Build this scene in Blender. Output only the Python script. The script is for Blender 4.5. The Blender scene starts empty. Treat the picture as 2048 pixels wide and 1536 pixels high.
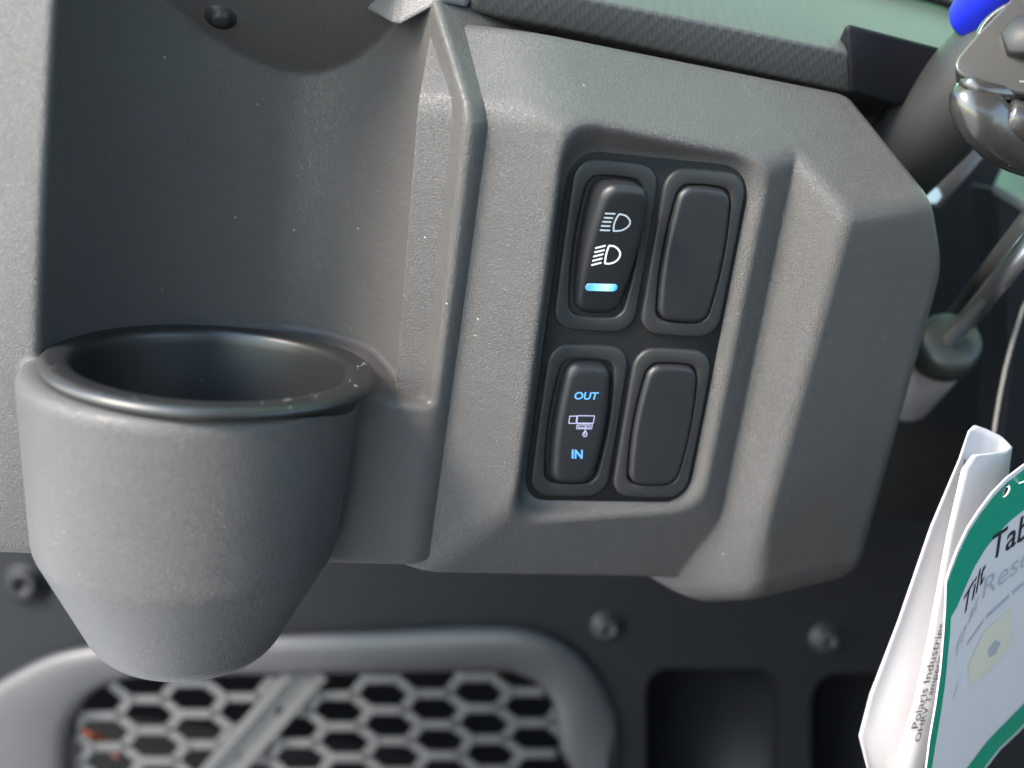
import bpy, math, random
import numpy as np
from mathutils import Vector, Matrix

random.seed(4)
rng = np.random.default_rng(4)
scene = bpy.context.scene
col = scene.collection
R = math.radians

# ------------------------------------------------------------------ camera
F = 2000.0                      # focal length in photo pixels (photo 2048 wide)
PITCH, ROLL = R(15), R(7)
EYE = np.array([0.0, 0.0, 1.0])  # camera position; the dash is about 0.28 m ahead
fwd = np.array([0, math.cos(PITCH), -math.sin(PITCH)])
up0 = np.array([0, math.sin(PITCH), math.cos(PITCH)])
rt0 = np.array([1.0, 0, 0])
cam_up = math.cos(ROLL) * up0 - math.sin(ROLL) * rt0
cam_rt = math.cos(ROLL) * rt0 + math.sin(ROLL) * up0
cd = bpy.data.cameras.new('camera')
cam = bpy.data.objects.new('camera', cd)
col.objects.link(cam)
cd.sensor_width = 36.0
cd.lens = 36.0 * F / 2048.0
cd.clip_start = 0.005
cd.clip_end = 200.0
cd.dof.use_dof = True
cd.dof.focus_distance = 0.296
cd.dof.aperture_fstop = 6.0
cam.matrix_world = Matrix(((cam_rt[0], cam_up[0], -fwd[0], EYE[0]),
                           (cam_rt[1], cam_up[1], -fwd[1], EYE[1]),
                           (cam_rt[2], cam_up[2], -fwd[2], EYE[2]),
                           (0, 0, 0, 1)))
scene.camera = cam

# ------------------------------------------------------------------ light
SUN_EL, SUN_AZ = R(40), R(38)    # azimuth measured from -X towards the viewer (-Y)
sdir = np.array([-math.cos(SUN_AZ) * math.cos(SUN_EL), -math.sin(SUN_AZ) * math.cos(SUN_EL), math.sin(SUN_EL)])
world = bpy.data.worlds.new('World')
scene.world = world
world.use_nodes = True
nt = world.node_tree
bgn = nt.nodes['Background']
sky = nt.nodes.new('ShaderNodeTexSky')
sky.sky_type = 'NISHITA'
sky.sun_disc = False
sky.sun_elevation = SUN_EL
sky.sun_rotation = math.atan2(sdir[0], sdir[1])
sky.dust_density = 0.5
sky.ozone_density = 1.8
sky.air_density = 1.7
nt.links.new(sky.outputs[0], bgn.inputs[0])
bgn.inputs[1].default_value = 0.15
sl = bpy.data.lights.new('sun', 'SUN')
sl.energy = 1.5
sl.angle = R(18)
sl.color = (1.0, 0.84, 0.68)
so = bpy.data.objects.new('sun', sl)
col.objects.link(so)
so.rotation_euler = Vector(sdir).to_track_quat('Z', 'Y').to_euler()
so.location = (-2, -1, 3)
scene.view_settings.view_transform = 'Standard'
scene.view_settings.look = 'None'
scene.view_settings.gamma = 1.0
scene.view_settings.exposure = 2.95
scene.cycles.max_bounces = 8

# ------------------------------------------------------------------ helpers
def ray(u, v):
    return fwd + cam_rt * ((u - 1024) / F) - cam_up * ((v - 768) / F)
def Yp(u, v, Y):                 # point of the place seen at (u, v), Y metres ahead
    r = ray(u, v)
    return r * (Y / r[1])
def Zp(u, v, z):
    r = ray(u, v)
    return r * (z / r[2])
def onplane(u, v, p0, n):
    r = ray(u, v)
    return r * (np.dot(p0, n) / np.dot(r, n))
def unit(v):
    v = np.asarray(v, float)
    return v / np.linalg.norm(v)

# frame of the switch plate: x right, z up, depth towards the viewer
T = np.array([.0351, .3, -.0616])
A = unit([.968, .249, .013])
N = unit(np.array([.249, -.966, -.069]) - A * np.dot(A, [.249, -.966, -.069]))
B = np.cross(A, -N)
def L(u, v, n):
    return onplane(u, v, T + N * n, N)

def nodes_of(m):
    return m.node_tree.nodes, m.node_tree.links

def material(name, color, rough=.5, metal=0.0, spec=.5, grain=None, grain_d=.0002, grain_s=1.0, dust=0.0,
             var=0.0, coat=0.0, fine=None):
    m = bpy.data.materials.new(name)
    m.use_nodes = True
    n, l = nodes_of(m)
    p = n['Principled BSDF']
    p.inputs['Base Color'].default_value = (*color, 1)
    p.inputs['Roughness'].default_value = rough
    p.inputs['Metallic'].default_value = metal
    p.inputs['Specular IOR Level'].default_value = spec
    p.inputs['Coat Weight'].default_value = coat
    p.inputs['Coat Roughness'].default_value = .08
    tc = n.new('ShaderNodeTexCoord')
    csock = None
    if var:
        ns = n.new('ShaderNodeTexNoise'); ns.inputs['Scale'].default_value = 45; ns.inputs['Detail'].default_value = 6
        l.new(tc.outputs['Object'], ns.inputs['Vector'])
        mx = n.new('ShaderNodeMix'); mx.data_type = 'RGBA'
        l.new(ns.outputs['Fac'], mx.inputs[0])
        mx.inputs[6].default_value = (*[c * (1 - var) for c in color], 1)
        mx.inputs[7].default_value = (*[c * (1 + var) for c in color], 1)
        csock = mx.outputs[2]
        mr = n.new('ShaderNodeMapRange')
        mr.inputs[3].default_value = rough - .06; mr.inputs[4].default_value = rough + .06
        l.new(ns.outputs['Fac'], mr.inputs[0]); l.new(mr.outputs[0], p.inputs['Roughness'])
    if dust:
        vo = n.new('ShaderNodeTexVoronoi'); vo.inputs['Scale'].default_value = 230; vo.inputs['Randomness'].default_value = 1
        wn = n.new('ShaderNodeTexNoise'); wn.inputs['Scale'].default_value = 900
        mxv = n.new('ShaderNodeMix'); mxv.data_type = 'VECTOR'; mxv.inputs[0].default_value = .0016
        l.new(tc.outputs['Object'], wn.inputs['Vector'])
        l.new(tc.outputs['Object'], mxv.inputs[4]); l.new(wn.outputs['Color'], mxv.inputs[5])
        l.new(mxv.outputs[1], vo.inputs['Vector'])
        lt = n.new('ShaderNodeMath'); lt.operation = 'LESS_THAN'; lt.inputs[1].default_value = .055
        l.new(vo.outputs['Distance'], lt.inputs[0])
        sep = n.new('ShaderNodeSeparateColor'); l.new(vo.outputs['Color'], sep.inputs[0])
        gt = n.new('ShaderNodeMath'); gt.operation = 'GREATER_THAN'; gt.inputs[1].default_value = 1 - dust
        l.new(sep.outputs[0], gt.inputs[0])
        mu = n.new('ShaderNodeMath'); mu.operation = 'MULTIPLY'
        l.new(lt.outputs[0], mu.inputs[0]); l.new(gt.outputs[0], mu.inputs[1])
        md = n.new('ShaderNodeMix'); md.data_type = 'RGBA'
        l.new(mu.outputs[0], md.inputs[0])
        if csock is not None: l.new(csock, md.inputs[6])
        else: md.inputs[6].default_value = (*color, 1)
        md.inputs[7].default_value = (.42, .40, .37, 1)
        csock = md.outputs[2]
    if csock is not None: l.new(csock, p.inputs['Base Color'])
    if grain:
        g = n.new('ShaderNodeTexNoise'); g.inputs['Scale'].default_value = grain
        g.inputs['Detail'].default_value = 1.5; g.inputs['Roughness'].default_value = .45
        g.inputs['Distortion'].default_value = .7
        l.new(tc.outputs['Object'], g.inputs['Vector'])
        cr = n.new('ShaderNodeMapRange'); cr.interpolation_type = 'SMOOTHSTEP'
        cr.inputs[1].default_value = .36; cr.inputs[2].default_value = .62
        l.new(g.outputs['Fac'], cr.inputs[0])
        bp = n.new('ShaderNodeBump'); bp.inputs['Strength'].default_value = grain_s; bp.inputs['Distance'].default_value = grain_d
        l.new(cr.outputs[0], bp.inputs['Height'])
        l.new(bp.outputs[0], p.inputs['Normal'])
    return m

def emitter(name, color, strength, color2=None):
    m = material(name, (.06, .07, .08), .3)
    p = m.node_tree.nodes['Principled BSDF']
    p.inputs['Emission Color'].default_value = (*color, 1)
    p.inputs['Emission Strength'].default_value = strength
    return m

def new_mesh(name, verts, faces, mat, smooth=True):
    me = bpy.data.meshes.new(name)
    me.from_pydata([tuple(map(float, v)) for v in verts], [], [tuple(map(int, f)) for f in faces])
    me.update()
    if mat is not None: me.materials.append(mat)
    if smooth:
        me.polygons.foreach_set('use_smooth', np.ones(len(me.polygons), bool))
    return me

def put(name, verts, faces, mat, parent=None, base=None, smooth=True, label=None, cat=None, group=None, kind=None):
    """One mesh object. verts in eye-relative metres; its origin goes to base (or the parent's base)."""
    verts = np.asarray(verts, float)
    if parent is not None: b = np.array(parent['_b'][:])
    else: b = verts.mean(0) if base is None else np.asarray(base)
    me = new_mesh(name, verts - b, faces, mat, smooth)
    o = bpy.data.objects.new(name, me)
    col.objects.link(o)
    if parent is not None:
        o.parent = parent
        if '_root' not in parent or True:
            o['_b'] = [float(x) for x in b]
    else:
        o.location = b + EYE
        o['_b'] = [float(x) for x in b]
    tag(o, label, cat, group, kind)
    return o

def tag(o, label=None, cat=None, group=None, kind=None):
    if label: o['label'] = label
    if cat: o['category'] = cat
    if group: o['group'] = group
    if kind: o['kind'] = kind

def empty(name, base, label=None, cat=None, group=None, kind=None):
    o = bpy.data.objects.new(name, None)
    col.objects.link(o)
    o.empty_display_size = .01
    o.location = np.asarray(base) + EYE
    o['_b'] = [float(x) for x in base]
    tag(o, label, cat, group, kind)
    return o

def loft(rings, cap0=False, cap1=False):
    """rings: list of equal-length closed point lists -> verts, faces"""
    v, f = [], []
    k = len(rings[0])
    for r in rings: v.extend(r)
    for i in range(len(rings) - 1):
        for j in range(k):
            a, b = i * k + j, i * k + (j + 1) % k
            f.append((a, b, b + k, a + k))
    if cap0: f.append(tuple(range(k))[::-1])
    if cap1: f.append(tuple(range((len(rings) - 1) * k, len(rings) * k)))
    return v, f

def join(*parts):
    V, Fc = [], []
    for v, f in parts:
        o = len(V)
        V.extend(v)
        Fc.extend([tuple(i + o for i in q) for q in f])
    return V, Fc

def box(x0, x1, y0, y1, z0, z1):
    V = [np.array([x, y, z]) for x in (x0, x1) for y in (y0, y1) for z in (z0, z1)]
    return V, [(0, 1, 3, 2), (4, 6, 7, 5), (0, 4, 5, 1), (2, 3, 7, 6), (0, 2, 6, 4), (1, 5, 7, 3)]

def frame_of(d):
    d = unit(d)
    s = unit(np.cross(d, [0, 0, 1] if abs(d[2]) < .9 else [1, 0, 0]))
    return d, s, np.cross(s, d)

def tube(pts, rad, seg=20, caps=True):
    pts = [np.asarray(p, float) for p in pts]
    if np.isscalar(rad): rad = [rad] * len(pts)
    rings = []
    d, s, t = frame_of(pts[1] - pts[0])
    for i, p in enumerate(pts):
        a = pts[max(i - 1, 0)]; b = pts[min(i + 1, len(pts) - 1)]
        if np.linalg.norm(b - a) > 1e-9:
            d = unit(b - a); s = unit(s - d * np.dot(s, d)); t = np.cross(d, s)
        rings.append([p + rad[i] * (math.cos(q) * s + math.sin(q) * t) for q in np.linspace(0, 2 * math.pi, seg, endpoint=False)])
    return loft(rings, caps, caps)

def lathe(p0, axis, prof, seg=48, cap0=False, cap1=False):
    """prof: list of (radius, distance along axis)"""
    d, s, t = frame_of(axis)
    return loft([[np.asarray(p0) + d * h + r * (math.cos(q) * s + math.sin(q) * t)
                  for q in np.linspace(0, 2 * math.pi, seg, endpoint=False)] for r, h in prof], cap0, cap1)

def fix_normals(o):
    import bmesh
    bm = bmesh.new(); bm.from_mesh(o.data)
    bmesh.ops.recalc_face_normals(bm, faces=bm.faces)
    bm.to_mesh(o.data); bm.free()

def solid(o, thick, bevel=0.0, seg=3, angle=35):
    if thick:
        m = o.modifiers.new('thickness', 'SOLIDIFY'); m.thickness = thick; m.offset = -1
    if bevel:
        m = o.modifiers.new('edge', 'BEVEL'); m.width = bevel; m.segments = seg; m.limit_method = 'ANGLE'; m.angle_limit = R(angle)
        m.harden_normals = False

# ------------------------------------------------------------------ materials
M_dash = material('grained_charcoal_plastic', (.048, .0460, .0450), .41, spec=.65, grain=3200, grain_d=.00014, grain_s=1.0, dust=.10, var=.12)
M_fascia = M_dash
M_smooth = material('smooth_black_plastic', (.018, .019, .0195), .45, spec=.35, grain=3500, grain_d=.00003, grain_s=.5, dust=.02, var=.1)
M_rocker = material('rocker_plastic', (.011, .012, .014), .42, spec=.4, grain=3500, grain_d=.00003, grain_s=.5, dust=.02, var=.08)
M_rubber = material('black_rubber', (.010, .0105, .0105), .38, spec=.5, dust=.05, var=.15)
M_pad = material('ribbed_black_vinyl', (.045, .047, .048), .6, spec=.4)
M_lower = material('dark_lower_plastic', (.006, .007, .009), .5, spec=.2, grain=1500, grain_d=.0001, grain_s=.6, var=.1)
M_surround = material('grey_grille_plastic', (.030, .030, .034), .45, spec=.5, var=.08)
M_mesh = material('grey_mesh_plastic', (.055, .055, .056), .36, spec=.5, var=.08)
M_trim = material('grey_trim_plastic', (.07, .07, .071), .5, grain=1500, grain_d=.00012, grain_s=.7, var=.1)
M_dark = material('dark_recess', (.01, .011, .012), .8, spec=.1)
M_gloss = material('gloss_black_enamel', (.020, .019, .018), .26, spec=.6, coat=.15, dust=.05, var=.2)
M_satin = material('satin_black_enamel', (.035, .033, .030), .36, spec=.6, dust=.06, var=.2)
M_steel = material('zinc_steel', (.55, .54, .50), .35, metal=1.0, var=.1)
M_chrome = material('chromed_rod', (.80, .81, .83), .28, metal=1.0)
M_tube = material('black_painted_tube', (.016, .017, .018), .5, spec=.35, dust=.05, var=.15)
M_shock = material('grey_damper_paint', (.26, .25, .26), .45, var=.08)
M_shockcap = material('dark_green_grey_cap', (.026, .031, .027), .4, spec=.4)
M_paper = material('white_paper', (.44, .425, .44), .7, spec=.2, var=.04)
M_green = material('green_card_print', (.0, .20, .125), .35, spec=.4, var=.06)
M_ink = material('black_ink', (.02, .02, .025), .5, spec=.2)
M_greyink = material('grey_ink', (.28, .29, .32), .6, spec=.2)
M_beige = material('beige_print', (.46, .43, .36), .6, spec=.2)
M_white = material('white_symbol_print', (.75, .78, .80), .4)
M_dim = material('grey_symbol_print', (.38, .42, .46), .4)
M_blue = material('vivid_blue_plastic', (.012, .025, .55), .45)
M_red = material('red_paint', (.55, .03, .02), .4)
M_orange = material('orange_wire', (.75, .10, .01), .45)
M_lint = material('pale_lint', (.25, .24, .22), .8)
M_led = emitter('blue_led_lens', (.12, .55, 1.0), .22)
def led_gradient(m):
    n, l = nodes_of(m); p = n['Principled BSDF']
    tc = n.new('ShaderNodeTexCoord'); sp = n.new('ShaderNodeSeparateXYZ'); l.new(tc.outputs['Generated'], sp.inputs[0])
    cr = n.new('ShaderNodeValToRGB'); l.new(sp.outputs[0], cr.inputs[0])
    e = cr.color_ramp.elements
    e[0].position = 0; e[0].color = (.03, .22, 1, 1); e[1].position = 1; e[1].color = (.03, .20, 1, 1)
    for ps, c in ((.2, (.06, .42, 1, 1)), (.5, (.32, .72, 1, 1)), (.68, (.42, .8, 1, 1)), (.86, (.10, .5, 1, 1))):
        k = e.new(ps); k.color = c
    l.new(cr.outputs[0], p.inputs['Emission Color'])
led_gradient(M_led)
M_cyan = emitter('cyan_backlit_letters', (.05, .36, 1.0), .20)
M_lilac = emitter('lilac_backlit_symbol', (.62, .62, 1.0), .11)
M_symw = emitter('white_backlit_symbol', (.9, .95, 1.0), .17)

# ------------------------------------------------------------------ moulded shapes: signed distance -> mesh
def smax(a, b, k):
    h = np.maximum(k - np.abs(a - b), 0) / k
    return np.maximum(a, b) + h * h * (k * .25)
def smin(a, b, k):
    return -smax(-a, -b, k)
class Plane:
    def __init__(s, p, n):
        s.n = unit(n); s.p = np.asarray(p, float); s.d = float(np.dot(s.n, s.p))
    @staticmethod
    def thru(p, q, r, flip=False):
        n = unit(np.cross(np.subtract(q, p), np.subtract(r, p)))
        if np.dot(n, p) > 0: n = -n          # face the eye
        if flip: n = -n
        return Plane(p, n)
    def __call__(s, x, y, z, off=0.0):
        return np.float32(s.n[0]) * x + np.float32(s.n[1]) * y + np.float32(s.n[2]) * z - np.float32(s.d + off)
    def at(s, u, v):
        return onplane(u, v, s.p, s.n)

def polygonise(f, lo, hi, h):
    """surface nets on a regular grid, then pull the points onto the surface"""
    lo = np.asarray(lo); dims = [int(math.ceil((b - a) / h)) + 1 for a, b in zip(lo, hi)]
    xs, ys, zs = [np.float32(lo[i] + h * np.arange(dims[i])) for i in range(3)]
    G = np.empty(dims, np.float32)
    step = 24
    for i in range(0, dims[0], step):
        G[i:i + step] = f(xs[i:i + step, None, None], ys[None, :, None], zs[None, None, :])
    G[0] = np.maximum(G[0], 1e-4); G[-1] = np.maximum(G[-1], 1e-4)
    G[:, 0] = np.maximum(G[:, 0], 1e-4); G[:, -1] = np.maximum(G[:, -1], 1e-4)
    G[:, :, 0] = np.maximum(G[:, :, 0], 1e-4); G[:, :, -1] = np.maximum(G[:, :, -1], 1e-4)
    S = G < 0
    cnt = np.zeros([d - 1 for d in dims], np.uint8)
    for i in (0, 1):
        for j in (0, 1):
            for k in (0, 1):
                cnt += S[i:dims[0] - 1 + i, j:dims[1] - 1 + j, k:dims[2] - 1 + k]
    act = (cnt > 0) & (cnt < 8)
    ids = np.full(act.shape, -1, np.int64)
    I = np.argwhere(act)
    ids[act] = np.arange(len(I))
    acc = np.zeros((len(I), 3)); num = np.zeros(len(I))
    c8 = [(i, j, k) for i in (0, 1) for j in (0, 1) for k in (0, 1)]
    val = {c: G[I[:, 0] + c[0], I[:, 1] + c[1], I[:, 2] + c[2]] for c in c8}
    for c in c8:
        for ax in range(3):
            if c[ax] == 0:
                d = list(c); d[ax] = 1; d = tuple(d)
                a, b = val[c], val[d]
                m = (a < 0) != (b < 0)
                t = np.where(m, a / np.where(m, a - b, 1), 0)
                p = np.zeros((len(I), 3)) + np.array(c); p[:, ax] += t
                acc[m] += p[m]; num[m] += 1
    V = lo + h * (I + acc / num[:, None])
    quads = []
    for ax in range(3):
        s0 = [slice(0, d) for d in dims]; s1 = list(s0)
        s0[ax] = slice(0, dims[ax] - 1); s1[ax] = slice(1, dims[ax])
        ch = S[tuple(s0)] != S[tuple(s1)]
        E = np.argwhere(ch)
        o1, o2 = [(1, 2), (2, 0), (0, 1)][ax]
        ok = (E[:, o1] > 0) & (E[:, o2] > 0) & (E[:, o1] < dims[o1] - 1) & (E[:, o2] < dims[o2] - 1)
        E = E[ok]
        inside = S[E[:, 0], E[:, 1], E[:, 2]]
        q = []
        for d1, d2 in ((-1, -1), (0, -1), (0, 0), (-1, 0)):
            C = E.copy(); C[:, o1] += d1; C[:, o2] += d2
            q.append(ids[C[:, 0], C[:, 1], C[:, 2]])
        q = np.stack(q, 1)
        q[~inside] = q[~inside][:, ::-1]
        quads.append(q)
    Q = np.concatenate(quads)
    for _ in range(2):
        e = 1e-4
        x, y, z = [V[:, i] for i in range(3)]
        v0 = f(x, y, z)
        g = np.stack([f(x + e, y, z) - v0, f(x, y + e, z) - v0, f(x, y, z + e) - v0], 1) / e
        st = np.clip(v0 / np.maximum((g * g).sum(1), .05), -h * .5, h * .5)
        V = V - g * st[:, None]
    return V, Q

def put_np(name, V, Q, mat, parent):
    b = np.array(parent['_b'][:])
    me = bpy.data.meshes.new(name)
    me.vertices.add(len(V)); me.vertices.foreach_set('co', (V - b).astype(np.float32).ravel())
    me.loops.add(len(Q) * 4); me.loops.foreach_set('vertex_index', Q.astype(np.int32).ravel())
    me.polygons.add(len(Q)); me.polygons.foreach_set('loop_start', np.arange(0, len(Q) * 4, 4, dtype=np.int32))
    me.polygons.foreach_set('use_smooth', np.ones(len(Q), bool))
    me.update(calc_edges=True); me.validate()
    me.materials.append(mat)
    o = bpy.data.objects.new(name, me); col.objects.link(o)
    o.parent = parent
    o['_b'] = [float(x) for x in b]
    return o

dash = empty('dashboard_panel', (-.02, .33, -.14), 'grained charcoal plastic dashboard panel with a moulded cup holder and a sloped switch fascia', 'dashboard')

# ---- key planes of the switch fascia
P_left = Plane.thru(L(1105, 330, .0100), L(1035, 960, .0100), L(955, 330, .0010))
fold1, fold2 = P_left.at(962, 215), P_left.at(1125, 235)
back_left = Yp(955, 60, fold1[1] + .016)
P_leftfold = Plane.thru(fold1, fold2, back_left)
c2 = L(1587, 311, -.0010)
P_top = Plane.thru(fold2, c2, P_leftfold.at(1062, 60))
crestR1, crestR2 = L(1520, 360, .0055), L(1408, 1000, .0055)
P_bandR = Plane.thru(crestR1, L(1590, 320, -.0020), L(1436, 1065, -.0020))
P_crest = Plane(T + N * .0045, N)
P_bot = Plane.thru(P_left.at(1014, 1024), P_left.at(900, 1112), L(1300, 1016, .0040))
P_fac = Plane.thru(L(1590, 320, -.0020), L(1436, 1065, -.0020), L(1697, 440, .0115))
print('ridge above top', P_top(*P_fac.at(1697, 437)))
rg1, rg2 = P_fac.at(1697, 440), P_fac.at(1520, 1085)
P_fac2 = Plane.thru(P_fac.at(1432, 1070), rg2, L(1385, 1212, -.012))
P_right = Plane.thru(rg1, rg2, Yp(1890, 560, rg1[1] + .036))
P_topR = P_top
e1, e2 = P_right.at(1898, 520), P_right.at(1752, 1040)
P_edge = Plane.thru(e1, e2, e1 + np.array([.004, .05, 0]), flip=False)
if P_edge.n[0] < 0: P_edge = Plane(P_edge.p, -P_edge.n)
bR = P_right.at(1640, 1150)
P_botL = Plane.thru(P_fac2.at(1390, 1216), P_fac2.at(1316, 1170), P_fac2.at(1390, 1216) + np.array([0, .05, .006]))
if P_botL.n[2] > 0: P_botL = Plane(P_botL.p, -P_botL.n)
P_botR = Plane(P_right.at(1560, 1195), (.25, -.35, -.9))
mb0, mb1 = Yp(690, 1128, .288), Yp(1345, 1192, .318)
P_mb = Plane.thru(mb0, mb1, mb0 + np.array([0, .05, .004]))
if P_mb.n[2] > 0: P_mb = Plane(P_mb.p, -P_mb.n)
tr0, tr1 = P_leftfold.at(950, 48), P_top.at(1690, 187)
P_rear = Plane.thru(tr0, tr1, tr0 + np.array([0, .05, -.003]))
if P_rear.n[2] < 0: P_rear = Plane(P_rear.p, -P_rear.n)
q0, q1 = P_topR.at(1701, 188), P_topR.at(1868, 395)
P_edge2 = Plane.thru(q0, q1, q0 + np.array([-.004, .05, -.012]))
if P_edge2.n[0] < 0: P_edge2 = Plane(P_edge2.p, -P_edge2.n)
print('fascia planes', 'left', P_left.n.round(2), 'fold', P_leftfold.n.round(2), 'top', P_top.n.round(2), 'band', P_bandR.n.round(2),
      'fac', P_fac.n.round(2), 'fac2', P_fac2.n.round(2), 'topR', P_topR.n.round(2), 'right', P_right.n.round(2), 'edge', P_edge.n.round(2))

def recess(x, y, z):
    a = np.float32(A[0]) * x + np.float32(A[1]) * y + np.float32(A[2]) * z - np.float32(np.dot(A, T))
    b = np.float32(B[0]) * x + np.float32(B[1]) * y + np.float32(B[2]) * z - np.float32(np.dot(B, T))
    n = np.float32(N[0]) * x + np.float32(N[1]) * y + np.float32(N[2]) * z - np.float32(np.dot(N, T))
    fl = -n
    l = (-.0290 - a - n * .36) * .94
    r = (a - .0284 - n * .6) * .86
    t = (b - .0550 - n * .85) * .76
    d = (-.0555 - b - n * .6) * .86
    w = smax(smax(l, r, .005), smax(t, d, .005), .010)
    return smax(w, fl, .0022)

def fascia(x, y, z):
    m = smax(P_left(x, y, z), P_leftfold(x, y, z), .003)
    m = smax(m, P_top(x, y, z), .0045)
    br = smax(P_bandR(x, y, z), P_crest(x, y, z, .014), .003)
    m = smax(m, br, .003)
    m = smax(m, P_bot(x, y, z), .003)
    m = smax(m, P_edge2(x, y, z, -.004), .004)
    m = np.maximum(m, P_right(x, y, z, -.004))
    m = np.maximum(m, P_edge(x, y, z, -.006))
    m = np.maximum(m, P_botR(x, y, z, -.004))
    m = smax(m, -recess(x, y, z), .0030)
    m = smax(m, P_mb(x, y, z), .003)
    r = smax(P_fac(x, y, z), P_right(x, y, z), .0030)
    r = smax(r, P_topR(x, y, z), .0038)
    r = smax(r, P_fac2(x, y, z), .005)
    r = smax(r, P_edge(x, y, z), .006)
    r = smax(r, P_botR(x, y, z), .009)
    r = smax(r, P_botL(x, y, z), .003)
    r = smax(r, P_edge2(x, y, z), .004)
    f = smin(m, r, .0006)
    f = smax(f, P_rear(x, y, z), .0025)
    return np.maximum(f, y - .40)

# ---- cup holder housing
cupc = np.array([-.0838, .2708]); bodyc = np.array([-.0890, .2708])
def val_at(u, v, pl): return pl.at(u, v)
v_lo, v_hi = P_left.at(903, 830), P_left.at(962, 215)
R0 = Yp(866, 826, v_lo[1] - .0055)
R1 = Yp(944, 228, v_hi[1] - .006)
vt = P_leftfold.at(926, 50)
R2 = Yp(884, 40, vt[1] - .006)
S1 = Plane.thru(R0, R1, P_left.at(966, 330)); S2 = Plane.thru(R1, R2, P_leftfold.at(930, 60))
def shelf_z(x):
    t = np.clip((x + .0500) / .018, 0, 1)
    return -.0797 - .0056 * t * t * (3 - 2 * t)
r_ = ray(700, 662); tt = -.0800 / r_[2]
for _ in range(12): tt = shelf_z(tt * r_[0]) / r_[2]
W0 = r_ * tt
P_W = Plane.thru(R0, R1, W0)
P_W2 = Plane.thru(R1, R2, W0 + np.array([-.002, 0, .10]))
P_fl = Plane.thru(R0 + np.array([0, .0008, 0]), R1 + np.array([0, .0008, 0]), R0 + np.array([-.1, -.0202, 0]))
P_pil = Plane(Yp(100, 300, .2600), (-.12, -.985, .03))
Pin0, Pin1 = Yp(104, 0, .2605), Yp(80, 650, .2615)
P_pin = Plane.thru(Pin0, Pin1, Pin0 + np.array([.004, .05, 0]))
if P_pin.n[0] < 0: P_pin = Plane(P_pin.p, -P_pin.n)
YB = float(Zp(400, 630, -.0797)[1]) - .004
P_ceil = Plane.thru(Yp(520, 126, .3240), Yp(775, 62, .3170), Yp(285, 18, .3050))
Zhb = Yp(780, 1140, .285)[2]
print('ridge', R0.round(4), R1.round(4), R2.round(4), 'W', P_W.n.round(2), 'W0', W0.round(4), 'S1', S1.n.round(2), 'S2', S2.n.round(2), 'YB', YB, 'ceil', P_ceil.n.round(2), 'pin', P_pin.n.round(2))

def niche(x, y, z):
    # negative inside the hollow
    lw = -P_pin(x, y, z)                         # hollow lies to the right of the pillar wall
    w = smax(-P_W(x, y, z), -P_W2(x, y, z), .004)
    bk = y - np.float32(YB) + 0 * x
    g = smax(lw, bk, .075)
    g = smax(g, w, .030)
    g = smax(g, shelf_z(x) - z + 0 * y, .0025)
    cl = P_ceil(x, y, z)
    g = smax(g, -cl, .0010)
    return g

def cup_body(x, y, z):
    r = np.sqrt((x - np.float32(bodyc[0])) ** 2 + (y - np.float32(bodyc[1])) ** 2)
    side = (r - (.0462 + (z + .0797) * .07)) * .998
    cone = (r - .0429 - (z + .1300) * .49) * .898
    f = smax(side, cone, .001)
    f = smax(f, -.1660 - z + 0 * r, .0065)
    f = smax(f, z - shelf_z(x) + 0 * r, .005)
    return f

def housing(x, y, z):
    k = smax(P_fl(x, y, z), P_pil(x, y, z), .006)
    k = smax(k, S1(x, y, z), .0028)
    k = smax(k, S2(x, y, z), .004)
    k = smax(k, Zhb - z + 0 * x, .004)
    k = smax(k, -niche(x, y, z), .0026)
    f = smin(k, cup_body(x, y, z), .0015)
    r = np.sqrt((x - np.float32(cupc[0])) ** 2 + (y - np.float32(cupc[1])) ** 2)
    hole = np.maximum(np.maximum(r - .0385 - (z + .0797) * .13, -.1200 - z), z + .070)
    f = np.maximum(f, -hole)
    return np.maximum(f, y - .40)

V, Q = polygonise(fascia, (-.035, .262, -.165), (.155, .405, .045), .00065)
put_np('switch_fascia', V, Q, M_fascia, dash)
print('fascia', len(V))
V, Q = polygonise(housing, (-.215, .215, -.170), (-.005, .405, .060), .0007)
put_np('cup_holder_housing', V, Q, M_dash, dash)
print('housing', len(V))

# niche screw
sp, sn = P_ceil.at(441, 34), P_ceil.n
print('ceil', sn)
v1 = lathe(sp, sn, [(.0001, .0022), (.0014, .0022), (.0023, .0019), (.0028, .0010), (.0029, .0003), (.0046, .0003), (.0049, -.002)], 24)
o = put('niche_screw', *v1, M_smooth, dash); fix_normals(o)

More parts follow.
